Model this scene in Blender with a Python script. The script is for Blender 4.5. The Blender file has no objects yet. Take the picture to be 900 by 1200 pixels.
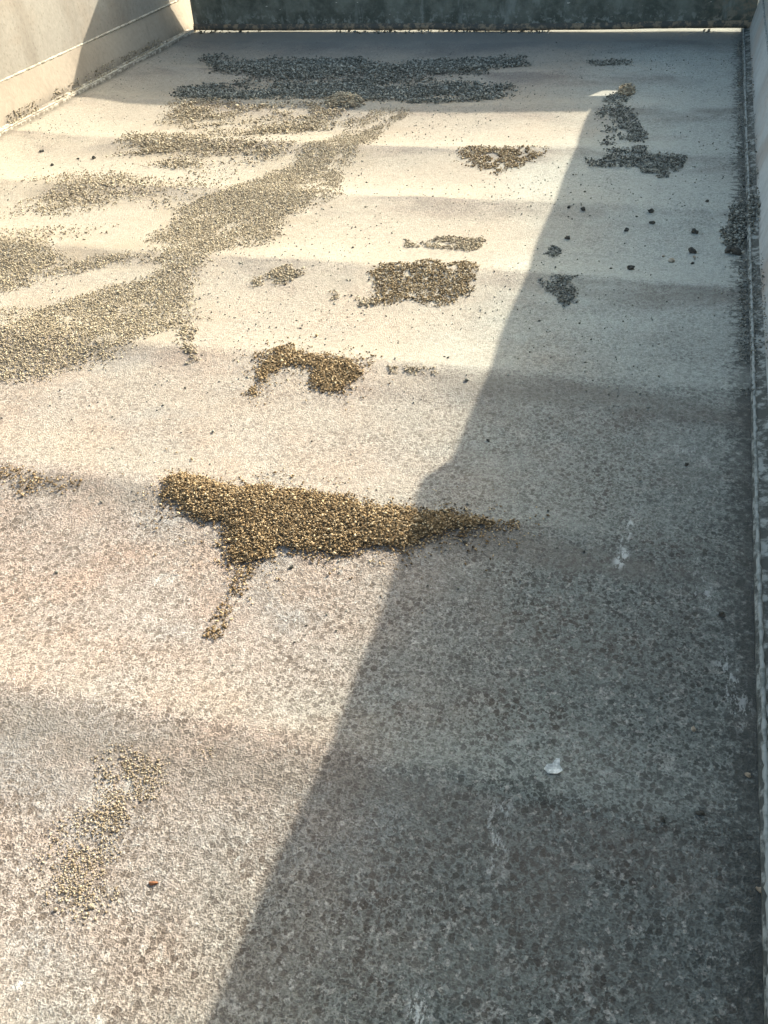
import bpy, bmesh, math, random
import numpy as np
from mathutils import Matrix, Vector

# ------------------------------------------------------------------ camera, light, exposure
scene = bpy.context.scene
COL = scene.collection
cam_data = bpy.data.cameras.new("camera")
cam = bpy.data.objects.new("camera", cam_data)
COL.objects.link(cam)
cam_data.sensor_fit = 'AUTO'
cam_data.sensor_width = 36.0
cam_data.lens = 33.2
cam_data.clip_start = 0.02
cam_data.clip_end = 3000.0
R = Vector((0.95886756, 0.27771287, -0.05872453))
U = Vector((-0.12731386, 0.60567259, 0.78546286))
F = Vector((-0.25370098, 0.7456784, -0.61611649))
cam.matrix_world = Matrix(((R.x, U.x, -F.x, 2.1346), (R.y, U.y, -F.y, -4.1680), (R.z, U.z, -F.z, 0.8587), (0, 0, 0, 1)))
scene.camera = cam

SUN = Vector((0.485, 1.0, 0.65)).normalized()          # towards the sun
SUN_EL = math.asin(SUN.z)
SUN_AZ = math.atan2(SUN.x, SUN.y)
world = bpy.data.worlds.new("World")
scene.world = world
world.use_nodes = True
wt = world.node_tree
sky = wt.nodes.new('ShaderNodeTexSky')
sky.sky_type = 'NISHITA'
sky.sun_disc = False
sky.sun_elevation = SUN_EL
sky.sun_rotation = SUN_AZ
sky.air_density = 1.0
sky.dust_density = 4.0
sky.ozone_density = 0.6
tint = wt.nodes.new('ShaderNodeMix'); tint.data_type = 'RGBA'; tint.blend_type = 'MULTIPLY'
tint.inputs[0].default_value = 1.0; tint.inputs[7].default_value = (0.97, 1.03, 0.93, 1.0)
wt.links.new(sky.outputs[0], tint.inputs[6])
wt.links.new(tint.outputs[2], wt.nodes['Background'].inputs[0])
wt.nodes['Background'].inputs[1].default_value = 0.15
sl = bpy.data.lights.new("sun", 'SUN')
sl.energy = 3.9
sl.angle = math.radians(0.5)
sl.color = (1.0, 0.90, 0.73)
sun = bpy.data.objects.new("sun", sl)
COL.objects.link(sun)
sun.rotation_euler = SUN.to_track_quat('Z', 'Y').to_euler()
sun.location = (3, 6, 5)
scene.view_settings.view_transform = 'Standard'
scene.view_settings.look = 'None'
scene.view_settings.gamma = 1.0
scene.view_settings.use_curve_mapping = False
scene.view_settings.exposure = 1.54

rng = np.random.default_rng(7)
random.seed(7)

# ------------------------------------------------------------------ numeric helpers
def sstep(a, b, x):
    t = np.clip((x - a) / (b - a), 0, 1)
    return t * t * (3 - 2 * t)

def vnoise(x, y, seed=0):
    r = np.random.default_rng(seed).random((128, 128))
    xi = np.floor(x).astype(int); yi = np.floor(y).astype(int)
    fx = x - xi; fy = y - yi
    fx = fx * fx * (3 - 2 * fx); fy = fy * fy * (3 - 2 * fy)
    g = lambda a, b: r[a % 128, b % 128]
    return (g(xi, yi) * (1 - fx) + g(xi + 1, yi) * fx) * (1 - fy) + (g(xi, yi + 1) * (1 - fx) + g(xi + 1, yi + 1) * fx) * fy

def fnoise(x, y, freq, seed=0, octs=3):
    s = 0; a = 1.0; t = 0
    for o in range(octs):
        s = s + a * vnoise(x * freq * 2 ** o + 31.7, y * freq * 2 ** o + 17.3, seed + o); t += a; a *= 0.5
    return s / t

W, LEN0, LIP = 2.30, -4.75, 0.14       # inner floor width, front end, lip beyond the tailgate
HT = 0.663                             # top of walls and tailgate
SPACING, CREST0 = 0.4293, -3.13

def floor_z(x, y):
    x = np.asarray(x, float); y = np.asarray(y, float)
    yy = y - CREST0 + 0.03 * (vnoise(x * 1.6, y * 0.7, 91) - 0.5)
    u = np.mod(yy / SPACING, 1.0)
    cell = np.floor(yy / SPACING)
    d = np.minimum(u, 1 - u)
    d = np.sqrt(d * d + 0.035 ** 2) - 0.035
    amp = 0.0185 * (0.30 + 1.0 * vnoise(x * 1.6 + cell * 7.3, cell * 3.1, 5))
    side = sstep(0.0, 0.22, x) * sstep(0.0, 0.22, W - x)
    gate = sstep(0.0, 0.25, -y)
    z = -4 * amp * d * (1 - d) * (0.25 + 0.75 * side) * gate
    z = z - 0.013 * sstep(0.0, 0.35, x) * gate * (1 - 0.6 * sstep(1.2, 2.2, x)) * sstep(-2.6, -1.2, y)
    z = z + 0.005 * (fnoise(x, y, 3.0, 11, 2) - 0.5) * side
    return z

# ------------------------------------------------------------------ object helpers
def link(name, verts, faces, mat, parent=None, smooth=False):
    me = bpy.data.meshes.new(name)
    me.from_pydata([tuple(v) for v in verts], [], faces)
    me.validate(); me.update()
    if smooth:
        me.polygons.foreach_set('use_smooth', np.ones(len(me.polygons), bool))
    if mat: me.materials.append(mat)
    o = bpy.data.objects.new(name, me)
    COL.objects.link(o)
    if parent: o.parent = parent
    return o

def link_np(name, V, Q, mat, parent=None, smooth=False):
    """V (n,3), Q (m,k) arrays, straight into a mesh"""
    V = np.asarray(V, np.float32); Q = np.asarray(Q, np.int32); k = Q.shape[1]
    me = bpy.data.meshes.new(name)
    me.vertices.add(len(V)); me.vertices.foreach_set('co', V.ravel())
    me.loops.add(Q.size); me.loops.foreach_set('vertex_index', Q.ravel())
    me.polygons.add(len(Q))
    me.polygons.foreach_set('loop_start', np.arange(0, Q.size, k, dtype=np.int32))
    me.polygons.foreach_set('loop_total', np.full(len(Q), k, np.int32))
    if smooth: me.polygons.foreach_set('use_smooth', np.ones(len(Q), bool))
    me.update(calc_edges=True)
    me.materials.append(mat)
    o = bpy.data.objects.new(name, me)
    COL.objects.link(o)
    if parent: o.parent = parent
    return o

def tag(o, label=None, cat=None, group=None, kind=None):
    if label: o['label'] = label
    if cat: o['category'] = cat
    if group: o['group'] = group
    if kind: o['kind'] = kind
    return o

def bm_obj(name, bm, mat, parent=None, smooth=False, bevel=0.0):
    if bevel:
        bmesh.ops.bevel(bm, geom=list(bm.edges), offset=bevel, segments=2, affect='EDGES', profile=0.6)
    bmesh.ops.recalc_face_normals(bm, faces=bm.faces)
    me = bpy.data.meshes.new(name); bm.to_mesh(me); bm.free()
    if smooth:
        me.polygons.foreach_set('use_smooth', np.ones(len(me.polygons), bool))
    me.materials.append(mat)
    o = bpy.data.objects.new(name, me); COL.objects.link(o)
    if parent: o.parent = parent
    return o

def box(x0, x1, y0, y1, z0, z1):
    bm = bmesh.new()
    v = [bm.verts.new(p) for p in ((x0, y0, z0), (x1, y0, z0), (x1, y1, z0), (x0, y1, z0), (x0, y0, z1), (x1, y0, z1), (x1, y1, z1), (x0, y1, z1))]
    for f in ((0, 3, 2, 1), (4, 5, 6, 7), (0, 1, 5, 4), (1, 2, 6, 5), (2, 3, 7, 6), (3, 0, 4, 7)):
        bm.faces.new([v[i] for i in f])
    return bm

# ------------------------------------------------------------------ node helpers
class NT:
    def __init__(self, name):
        self.m = bpy.data.materials.new(name); self.m.use_nodes = True
        self.t = self.m.node_tree; self.b = self.t.nodes['Principled BSDF']
        self.b.inputs['Roughness'].default_value = 0.9
        self.b.inputs['Specular IOR Level'].default_value = 0.25
        self.pos = self.new('ShaderNodeTexCoord').outputs['Object']
    def new(self, k, **kw):
        n = self.t.nodes.new(k)
        for a, v in kw.items(): setattr(n, a, v)
        return n
    def set(self, sock, v):
        if isinstance(v, bpy.types.NodeSocket): self.t.links.new(v, sock)
        elif v is not None:
            if sock.type == 'RGBA' and len(v) == 3: v = (*v, 1)
            sock.default_value = v
    def math(self, op, a, b=None, c=None, clamp=False):
        n = self.new('ShaderNodeMath', operation=op, use_clamp=clamp)
        self.set(n.inputs[0], a)
        if b is not None: self.set(n.inputs[1], b)
        if c is not None: self.set(n.inputs[2], c)
        return n.outputs[0]
    def mul(self, a, b): return self.math('MULTIPLY', a, b)
    def add(self, a, b): return self.math('ADD', a, b)
    def sub(self, a, b): return self.math('SUBTRACT', a, b)
    def step(self, x, a, b, lo=0.0, hi=1.0):
        n = self.new('ShaderNodeMapRange', interpolation_type='SMOOTHSTEP')
        self.set(n.inputs[0], x); n.inputs[1].default_value = a; n.inputs[2].default_value = b
        n.inputs[3].default_value = lo; n.inputs[4].default_value = hi
        return n.outputs[0]
    def mix(self, f, a, b, mode='MIX'):
        n = self.new('ShaderNodeMix', data_type='RGBA', blend_type=mode)
        self.set(n.inputs[0], f); self.set(n.inputs[6], a); self.set(n.inputs[7], b)
        return n.outputs[2]
    def scaled(self, s, off=(0, 0, 0), vec=None):
        n = self.new('ShaderNodeMapping'); n.inputs['Scale'].default_value = s; n.inputs['Location'].default_value = off
        self.t.links.new(vec or self.pos, n.inputs['Vector']); return n.outputs[0]
    def noise(self, scale, detail=3, rough=0.55, vec=None, dist=0.0):
        n = self.new('ShaderNodeTexNoise'); n.inputs['Scale'].default_value = scale; n.inputs['Detail'].default_value = detail
        n.inputs['Roughness'].default_value = rough; n.inputs['Distortion'].default_value = dist
        self.t.links.new(vec or self.pos, n.inputs['Vector']); return n.outputs[0]
    def voro(self, scale, vec=None, feature='F1', rand=1.0):
        n = self.new('ShaderNodeTexVoronoi', feature=feature); n.inputs['Scale'].default_value = scale
        n.inputs['Randomness'].default_value = rand
        self.t.links.new(vec or self.pos, n.inputs['Vector']); return n
    def xyz(self):
        n = self.new('ShaderNodeSeparateXYZ'); self.t.links.new(self.pos, n.inputs[0]); return n.outputs
    def bump(self, h, dist, strength=1.0):
        n = self.new('ShaderNodeBump'); n.inputs['Distance'].default_value = dist; n.inputs['Strength'].default_value = strength
        self.t.links.new(h, n.inputs['Height']); self.t.links.new(n.outputs[0], self.b.inputs['Normal'])
    def out(self, col, rough=None):
        self.set(self.b.inputs['Base Color'], col)
        if rough is not None: self.set(self.b.inputs['Roughness'], rough)
        return self.m
    def spot(self, cx, cy, rx, ry, ang=0.0):
        """soft elliptical mask about a place on the floor (1 inside, 0 outside)"""
        x, y, z = self.X
        c, s = math.cos(ang), math.sin(ang)
        dx = self.sub(x, cx); dy = self.sub(y, cy)
        a = self.math('ABSOLUTE', self.add(self.mul(dx, c / rx), self.mul(dy, s / rx)))
        b = self.math('ABSOLUTE', self.add(self.mul(dx, -s / ry), self.mul(dy, c / ry)))
        d = self.math('SQRT', self.add(self.mul(a, a), self.mul(b, b)))
        return self.step(d, 0.35, 1.0, 1.0, 0.0)

# ------------------------------------------------------------------ materials
def mat_floor():
    n = NT("worn_steel_floor"); n.X = n.xyz(); x, y, z = n.X
    lo = n.noise(2.2, 4, 0.6)
    mid = n.noise(9.0, 4, 0.6)
    fine = n.noise(70.0, 4, 0.65)
    vfine = n.step(n.noise(420.0, 2, 0.6), 0.32, 0.68)
    # settled dust grows towards the tailgate
    yw = n.add(y, n.mul(n.sub(lo, 0.5), 0.7))
    yw = n.add(yw, n.mul(n.sub(mid, 0.5), 0.25))
    far = n.step(yw, -3.50, -2.15)
    # position between two cross beams (0 just past a beam, 1 just before the next)
    warp = n.mul(n.sub(n.noise(2.5, 5, 0.65), 0.5), 0.11)
    u = n.math('FRACT', n.math('DIVIDE', n.add(n.add(y, -CREST0 + 4.293), warp), SPACING))
    band_n = n.noise(3.0, 4, 0.6, n.scaled((0.7, 1.6, 1)))
    beam_band = n.mul(n.mul(n.step(u, 0.55, 0.90), n.step(u, 1.0, 0.955)), n.step(band_n, 0.42, 0.62))  # darker band just before each beam line
    past = n.mul(n.mul(n.step(u, 0.40, 0.06), n.step(u, 0.0, 0.05)), n.step(lo, 0.30, 0.55))
    dust = n.math('ADD', n.mul(far, n.step(mid, 0.15, 0.6, 0.72, 1.0)), n.mul(past, 0.32), clamp=True)
    dust = n.math('SUBTRACT', dust, n.mul(beam_band, 0.42), clamp=True)
    # steel under the dust: grey, brown rust veil, cool bare metal patches
    rust = n.noise(5.5, 5, 0.65, n.scaled((1, 1, 1), (3.1, 7.7, 0)))
    base = n.mix(n.step(rust, 0.38, 0.66), (0.290, 0.252, 0.226), (0.305, 0.232, 0.190))
    cool = n.noise(4.0, 4, 0.6, n.scaled((1, 1, 1), (11, 2, 0)))
    base = n.mix(n.mul(n.step(cool, 0.50, 0.68), 0.55), base, (0.200, 0.215, 0.222))
    shade_side = n.step(n.add(x, n.mul(n.sub(lo, 0.5), 0.5)), 1.62, 2.08)  # darker, greyer shade of the right side put into the floor colour
    base = n.mix(n.mul(shade_side, 0.88), base, (0.112, 0.134, 0.126))
    pale = n.noise(26.0, 4, 0.7, n.scaled((1, 1, 1), (5, 1, 0)))
    base = n.mix(n.mul(n.step(pale, 0.52, 0.70), 0.30), base, (0.42, 0.39, 0.35))
    dcol = n.mix(n.step(mid, 0.3, 0.7), (0.375, 0.335, 0.265), (0.325, 0.295, 0.24))
    shade_side_dust = n.mix(n.mul(shade_side, 0.75), dcol, (0.385, 0.425, 0.395))  # cool tone of the shaded side mixed into the dust colour
    col = n.mix(n.mul(dust, 0.88), base, shade_side_dust)
    # pits in the paint: dark rounded spots of two sizes
    wv = n.new('ShaderNodeVectorMath', operation='ADD')
    nv = n.new('ShaderNodeTexNoise'); nv.inputs['Scale'].default_value = 170; nv.inputs['Detail'].default_value = 3
    n.t.links.new(n.pos, nv.inputs['Vector'])
    sc = n.new('ShaderNodeVectorMath', operation='SCALE'); sc.inputs[3].default_value = 0.0075
    n.t.links.new(nv.outputs['Color'], sc.inputs[0]); n.t.links.new(n.pos, wv.inputs[0]); n.t.links.new(sc.outputs[0], wv.inputs[1])
    pits = None
    for scale, r, seed in ((112.0, 0.50, 0.34), (165.0, 0.54, 0.16), (280.0, 0.54, 0.34)):
        v = n.voro(scale, n.scaled((1, 0.85, 0.3), (seed, seed * 3, 0), wv.outputs[0]))
        sp = n.new('ShaderNodeSeparateColor'); n.t.links.new(v.outputs['Color'], sp.inputs[0])
        on = n.step(sp.outputs[0], seed - 0.1, seed + 0.25)
        rad = n.mul(n.add(n.mul(sp.outputs[1], 0.5), 0.5), r)
        p = n.mul(n.step(n.sub(v.outputs['Distance'], rad), -0.10, 0.06, 1.0, 0.0), on)
        pits = p if pits is None else n.math('MAXIMUM', pits, n.mul(p, 0.85))
    blob = n.step(n.noise(125.0, 2.5, 0.55, n.scaled((1, 0.9, 0.2), (8, 2, 0))), 0.535, 0.60)
    blob2 = n.step(n.noise(240.0, 2.0, 0.5, n.scaled((1, 0.9, 0.2), (1, 6, 0))), 0.56, 0.63)
    pits = n.math('MAXIMUM', pits, n.math('MAXIMUM', n.mul(blob, 0.40), n.mul(blob2, 0.70)))
    cluster = n.step(n.noise(7.0, 4, 0.6, n.scaled((1, 1, 1), (2, 9, 0))), 0.30, 0.60, 0.62, 1.0)
    pamt = n.mul(n.mul(pits, cluster), n.math('SUBTRACT', 1.0, n.mul(dust, 0.68), clamp=True))
    pcol = n.mix(n.step(rust, 0.4, 0.6), (0.022, 0.025, 0.023), (0.042, 0.034, 0.028))
    pcol = n.mix(n.mul(n.sub(1.0, shade_side), 0.72), pcol, (0.13, 0.10, 0.08))  # softer brown of the sunlit side put into the pit colour
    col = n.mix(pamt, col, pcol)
    fleck = n.step(n.noise(150.0, 3, 0.6, n.scaled((1, 0.9, 0.2), (4, 12, 0))), 0.58, 0.66)
    col = n.mix(n.mul(fleck, n.math('SUBTRACT', 0.55, n.mul(dust, 0.45), clamp=True)), col, (0.36, 0.345, 0.315))
    # fine mottling
    col = n.mix(0.50, col, n.mix(fine, (0.35, 0.35, 0.35), (1.0, 1.0, 1.0)), 'MULTIPLY')
    col = n.mix(n.math('SUBTRACT', 0.62, n.mul(dust, 0.40)), col, n.mix(vfine, (0.55, 0.55, 0.55), (1.40, 1.40, 1.40)), 'MULTIPLY')
    col = n.mix(1.0, col, (1.27, 1.27, 1.27), 'MULTIPLY')
    # darker streaks along the beam lines
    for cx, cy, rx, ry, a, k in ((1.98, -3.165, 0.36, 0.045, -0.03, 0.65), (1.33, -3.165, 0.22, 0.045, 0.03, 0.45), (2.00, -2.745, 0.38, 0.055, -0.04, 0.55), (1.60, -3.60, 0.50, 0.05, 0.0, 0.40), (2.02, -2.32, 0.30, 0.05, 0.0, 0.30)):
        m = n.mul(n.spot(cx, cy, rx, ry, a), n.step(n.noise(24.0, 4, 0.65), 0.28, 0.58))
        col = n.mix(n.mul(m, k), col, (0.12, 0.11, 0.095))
    # brown silt film under the grit drift
    film = None
    for cx, cy, rx, ry, a in ((1.12, -1.45, 0.26, 0.55, -0.25), (1.05, -2.0, 0.34, 0.40, -0.2), (0.68, -2.28, 0.55, 0.16, 0.0), (1.0, -2.62, 0.36, 0.24, 0.3), (0.70, -1.25, 0.45, 0.20, 0.0), (0.62, -1.88, 0.38, 0.16, 0.0), (0.92, -0.80, 0.85, 0.20, 0.0), (0.90, -0.48, 0.80, 0.16, 0.0), (0.66, -1.52, 0.34, 0.13, 0.0)):
        m = n.spot(cx, cy, rx, ry, a)
        film = m if film is None else n.math('MAXIMUM', film, m)
    film = n.mul(film, n.step(n.noise(11.0, 5, 0.65), 0.30, 0.62))
    col = n.mix(n.mul(film, 0.62), col, (0.27, 0.225, 0.165))
    # darker bands below the beams, dark dirt along the right edge
    col = n.mix(n.mul(beam_band, n.step(mid, 0.3, 0.6, 0.22, 0.50)), col, (0.13, 0.115, 0.10))
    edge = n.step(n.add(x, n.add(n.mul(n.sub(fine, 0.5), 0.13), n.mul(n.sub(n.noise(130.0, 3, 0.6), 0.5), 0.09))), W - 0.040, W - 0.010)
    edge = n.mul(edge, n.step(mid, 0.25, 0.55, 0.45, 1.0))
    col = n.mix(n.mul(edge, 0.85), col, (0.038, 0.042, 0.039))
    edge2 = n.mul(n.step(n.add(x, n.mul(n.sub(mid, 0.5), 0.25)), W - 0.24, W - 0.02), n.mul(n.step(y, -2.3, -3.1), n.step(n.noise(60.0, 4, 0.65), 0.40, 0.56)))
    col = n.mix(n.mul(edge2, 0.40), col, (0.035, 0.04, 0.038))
    ledge = n.step(n.add(x, n.mul(n.sub(fine, 0.5), 0.03)), 0.028, 0.006)
    col = n.mix(n.mul(ledge, 0.6), col, (0.16, 0.14, 0.11))
    gl = n.step(n.add(y, n.mul(n.sub(mid, 0.5), 0.12)), -0.34, -0.10)  # dark shading before the tailgate put into the floor colour
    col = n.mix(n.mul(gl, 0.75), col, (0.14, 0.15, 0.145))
    # scraped bright patches at their places
    scr = n.noise(95.0, 4, 0.75, n.scaled((1.6, 0.6, 1)))
    for cx, cy, rx, ry, a, amt, lo_ in ((2.1290, -3.095, 0.010, 0.075, -0.06, 0.8, 0.54), (2.1265, -3.158, 0.012, 0.030, -0.2, 1.0, 0.44), (2.043, -3.61, 0.020, 0.07, 0.1, 0.6, 0.54),
                                   (2.007, -3.80, 0.016, 0.035, 0.1, 0.9, 0.48), (2.270, -3.36, 0.025, 0.09, 0.2, 0.6, 0.52), (1.513, -3.322, 0.028, 0.018, 0.3, 0.5, 0.47),
                                   (1.709, -3.824, 0.010, 0.008, 0.2, 0.6, 0.52), (1.731, -3.886, 0.010, 0.010, 0.1, 0.6, 0.52), (1.643, -3.874, 0.014, 0.006, 0.7, 0.6, 0.45),
                                   (1.791, -3.692, 0.004, 0.022, -0.2, 0.7, 0.45), (1.62, -3.66, 0.05, 0.03, 0.5, 0.35, 0.45), (2.20, -2.87, 0.03, 0.03, 0.1, 0.5, 0.54), (2.232, -3.20, 0.02, 0.05, 0.3, 0.6, 0.53)):
        m = n.mul(n.spot(cx, cy, rx, ry, a), n.step(scr, lo_, lo_ + 0.07))
        col = n.mix(n.mul(m, amt * 0.7), col, (0.55, 0.57, 0.55))
    h = n.add(n.mul(pits, n.mul(n.sub(1.0, n.mul(dust, 0.7)), -0.5)), n.add(n.mul(fine, 0.9), n.mul(vfine, 0.5)))
    n.bump(h, 0.0016, 0.8)
    return n.out(col, n.mix(dust, (0.62, 0.62, 0.62), (0.92, 0.92, 0.92)))

def mat_wall(name, c1, c2, dark, speck, seed, warm=None, dirt_z=0.03):
    n = NT(name); x, y, z = n.X = n.xyz()
    lo = n.noise(2.5, 4, 0.6, n.scaled((1, 1, 1), (seed, seed, seed)))
    st = n.noise(6.0, 4, 0.6, n.scaled((1, 1.0, 0.25), (seed, 0, 0)))
    fine = n.noise(60.0, 4, 0.65)
    col = n.mix(n.step(lo, 0.3, 0.7), c1, c2)
    col = n.mix(n.mul(n.step(st, 0.46, 0.70), 0.55), col, dark)
    if warm: col = n.mix(n.mul(n.step(n.noise(4.0, 4, 0.6, n.scaled((1, 1, 1), (0, seed * 2, 4))), 0.48, 0.68), 0.6), col, warm)
    v = n.voro(75.0, n.scaled((1, 1, 1), (seed, 1, 2)))
    sp = n.new('ShaderNodeSeparateColor'); n.t.links.new(v.outputs['Color'], sp.inputs[0])
    p = n.mul(n.step(v.outputs['Distance'], 0.22, 0.34, 1.0, 0.0), n.step(sp.outputs[0], 0.62, 0.7))
    col = n.mix(n.mul(p, speck), col, dark)
    crum = n.noise(45.0, 4, 0.7, n.scaled((1, 1, 1), (seed, 3, 1)))
    low = n.mul(n.step(n.add(z, n.mul(n.sub(crum, 0.5), 0.06)), dirt_z, 0.0), n.step(n.noise(5, 3), 0.35, 0.55))
    col = n.mix(n.mul(low, 0.7), col, (0.10, 0.09, 0.075))
    col = n.mix(0.6, col, n.mix(fine, (0.55, 0.55, 0.55), (1.25, 1.25, 1.25)), 'MULTIPLY')
    n.bump(n.add(fine, n.mul(lo, 2.0)), 0.002, 0.6)
    return n.out(col, 0.8)

def mat_gate():
    n = NT("blackened_tailgate_paint"); x, y, z = n.X = n.xyz()
    lo = n.noise(9.0, 6, 0.72)
    fine = n.noise(55.0, 4, 0.7)
    col = n.mix(n.step(lo, 0.35, 0.65), (0.062, 0.073, 0.062), (0.150, 0.166, 0.145))
    low = n.step(z, 0.12, 0.015)
    col = n.mix(n.mul(low, 0.45), col, (0.05, 0.055, 0.045))
    lum = n.noise(38.0, 4, 0.7, n.scaled((1, 1, 1), (4, 4, 4)))
    col = n.mix(n.mul(n.mul(low, n.step(lum, 0.50, 0.62)), 0.6), col, (0.30, 0.33, 0.31))
    v = n.noise(70.0, 3, 0.6, n.scaled((0.45, 1, 1.2), (9, 1, 0)))
    col = n.mix(n.mul(n.step(v, 0.70, 0.735), 0.9), col, (0.55, 0.53, 0.46))
    streak = n.noise(18.0, 4, 0.6, n.scaled((1, 1, 0.3), (2, 2, 2)))
    col = n.mix(n.mul(n.step(streak, 0.54, 0.68), 0.5), col, (0.24, 0.27, 0.255))
    corner = n.mul(n.step(x, W - 0.22, W + 0.02), n.step(lum, 0.42, 0.6))
    col = n.mix(n.mul(corner, 0.6), col, (0.20, 0.16, 0.11))
    n.bump(n.add(fine, lum), 0.003, 0.7)
    return n.out(col, 0.75)

def mat_grain(name, stops, rough=0.85):
    n = NT(name)
    g = n.new('ShaderNodeNewGeometry')
    r = n.new('ShaderNodeValToRGB')
    el = r.color_ramp.elements
    while len(el) < len(stops): el.new(0.5)
    for e, (p, c) in zip(el, stops): e.position = p; e.color = (*c, 1)
    n.t.links.new(g.outputs['Random Per Island'], r.inputs[0])
    return n.out(r.outputs[0], rough)

def mat_lump(name, c1, c2, scale=90):
    n = NT(name)
    a = n.noise(scale, 4, 0.7)
    n.bump(a, 0.004, 0.8)
    return n.out(n.mix(n.step(a, 0.35, 0.65), c1, c2), 0.95)

def mat_weld(name, c1, c2):
    n = NT(name)
    a = n.noise(40, 4, 0.7); n.bump(a, 0.003, 0.7)
    return n.out(n.mix(n.step(a, 0.45, 0.62), c1, c2), 0.8)

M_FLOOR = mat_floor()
M_LEFT = mat_wall("dusty_beige_paint", (0.345, 0.32, 0.275), (0.30, 0.275, 0.235), (0.20, 0.17, 0.135), 0.4, 1.3, (0.29, 0.245, 0.195), 0.055)
M_LEFT_LOW = mat_wall("dusty_tan_paint", (0.36, 0.31, 0.245), (0.33, 0.28, 0.22), (0.24, 0.20, 0.155), 0.3, 4.3, None, 0.05)
M_RIGHT = mat_wall("faded_grey_blue_paint", (0.46, 0.48, 0.46), (0.38, 0.40, 0.38), (0.24, 0.23, 0.21), 0.4, 2.7, (0.40, 0.33, 0.27), 0.04)
M_BAR_L = mat_weld("chalky_bar_paint", (0.22, 0.19, 0.15), (0.50, 0.46, 0.38))
M_BAR_R = mat_weld("chipped_bar_paint", (0.06, 0.065, 0.058), (0.26, 0.275, 0.255))
M_WELD = mat_weld("pale_weld_metal", (0.50, 0.455, 0.37), (0.30, 0.265, 0.21))
M_WELD_R = mat_weld("grey_weld_metal", (0.27, 0.29, 0.275), (0.13, 0.145, 0.135))
M_GATE = mat_gate()
M_GATE_RAIL = mat_weld("rusty_gate_rail", (0.07, 0.07, 0.062), (0.22, 0.175, 0.12))
M_OUT = mat_weld("outer_body_paint", (0.20, 0.21, 0.21), (0.26, 0.25, 0.23))
M_GRAIN = mat_grain("golden_brown_grit", [(0.0, (0.045, 0.032, 0.018)), (0.35, (0.17, 0.112, 0.054)), (0.75, (0.35, 0.25, 0.135)), (1.0, (0.60, 0.48, 0.31))])
M_GRAIN_PALE = mat_grain("pale_tan_grit", [(0.0, (0.15, 0.115, 0.075)), (0.35, (0.27, 0.215, 0.145)), (0.75, (0.38, 0.32, 0.23)), (1.0, (0.52, 0.46, 0.35))])
M_GRAIN_MID = mat_grain("mid_brown_grit", [(0.0, (0.06, 0.042, 0.023)), (0.4, (0.175, 0.125, 0.066)), (0.8, (0.33, 0.25, 0.145)), (1.0, (0.55, 0.47, 0.33))])
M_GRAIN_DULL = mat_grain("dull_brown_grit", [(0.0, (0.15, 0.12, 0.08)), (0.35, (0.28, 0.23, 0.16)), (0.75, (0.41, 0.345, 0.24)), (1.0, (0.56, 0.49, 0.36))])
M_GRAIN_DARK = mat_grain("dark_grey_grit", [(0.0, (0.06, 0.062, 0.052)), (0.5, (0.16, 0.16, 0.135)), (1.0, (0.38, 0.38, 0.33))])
M_MOUND = mat_lump("packed_brown_grit", (0.09, 0.062, 0.034), (0.23, 0.165, 0.09), 220)
M_MOUND_D = mat_lump("packed_dark_grit", (0.14, 0.12, 0.085), (0.24, 0.21, 0.155), 160)
M_CLOD = mat_lump("dark_earth_clod", (0.035, 0.036, 0.032), (0.09, 0.085, 0.072))
M_STONE = mat_lump("tan_pebble_stone", (0.22, 0.18, 0.13), (0.42, 0.37, 0.29))
M_FLAKE = mat_lump("white_paint_flake", (0.36, 0.39, 0.38), (0.78, 0.80, 0.76), 150)
M_REDBROWN = mat_lump("red_brown_husk", (0.16, 0.07, 0.035), (0.26, 0.12, 0.06))

# ------------------------------------------------------------------ ground outside
def mat_ground():
    n = NT("dry_yard_earth")
    a = n.noise(0.6, 5, 0.6); b = n.noise(14, 4, 0.65)
    n.bump(b, 0.02, 0.5)
    return n.out(n.mix(n.step(n.add(n.mul(a, 0.7), n.mul(b, 0.3)), 0.35, 0.65), (0.26, 0.22, 0.17), (0.36, 0.32, 0.26)), 0.95)
GZ = -1.15
g = link("ground", [(-1500, -1500, GZ), (1500, -1500, GZ), (1500, 1500, GZ), (-1500, 1500, GZ)], [(0, 1, 2, 3)], mat_ground())
tag(g, kind='structure')

# ------------------------------------------------------------------ the truck bed
bed = bpy.data.objects.new("truck_bed", None); COL.objects.link(bed)
bed.empty_display_size = 0.3
tag(bed, "dusty steel dump truck bed with dented floor, low side walls and dark tailgate", "truck bed")

# floor sheet, sagging between its cross beams
xs = np.linspace(0.0, W, 231)
ys = np.concatenate([np.linspace(LEN0, -0.3, 560), np.linspace(-0.29, LIP, 44)])
X, Y = np.meshgrid(xs, ys)
V = np.stack([X, Y, floor_z(X, Y)], -1).reshape(-1, 3)
nx, ny = len(xs), len(ys)
ii = (np.arange(ny - 1)[:, None] * nx + np.arange(nx - 1)[None]).ravel()
Q = np.stack([ii, ii + 1, ii + nx + 1, ii + nx], 1)
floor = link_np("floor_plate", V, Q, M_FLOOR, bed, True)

# underside and cross beams
bm_obj("underframe_plate", box(-0.05, W + 0.05, LEN0, LIP - 0.002, -0.075, -0.06), M_OUT, bed)
for k in range(-4, 8):
    yb = CREST0 + k * SPACING
    if LEN0 < yb < 0: bm_obj("cross_beam", box(-0.03, W + 0.03, yb - 0.03, yb + 0.03, -0.17, -0.078), M_OUT, bed, bevel=0.004)

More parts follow.
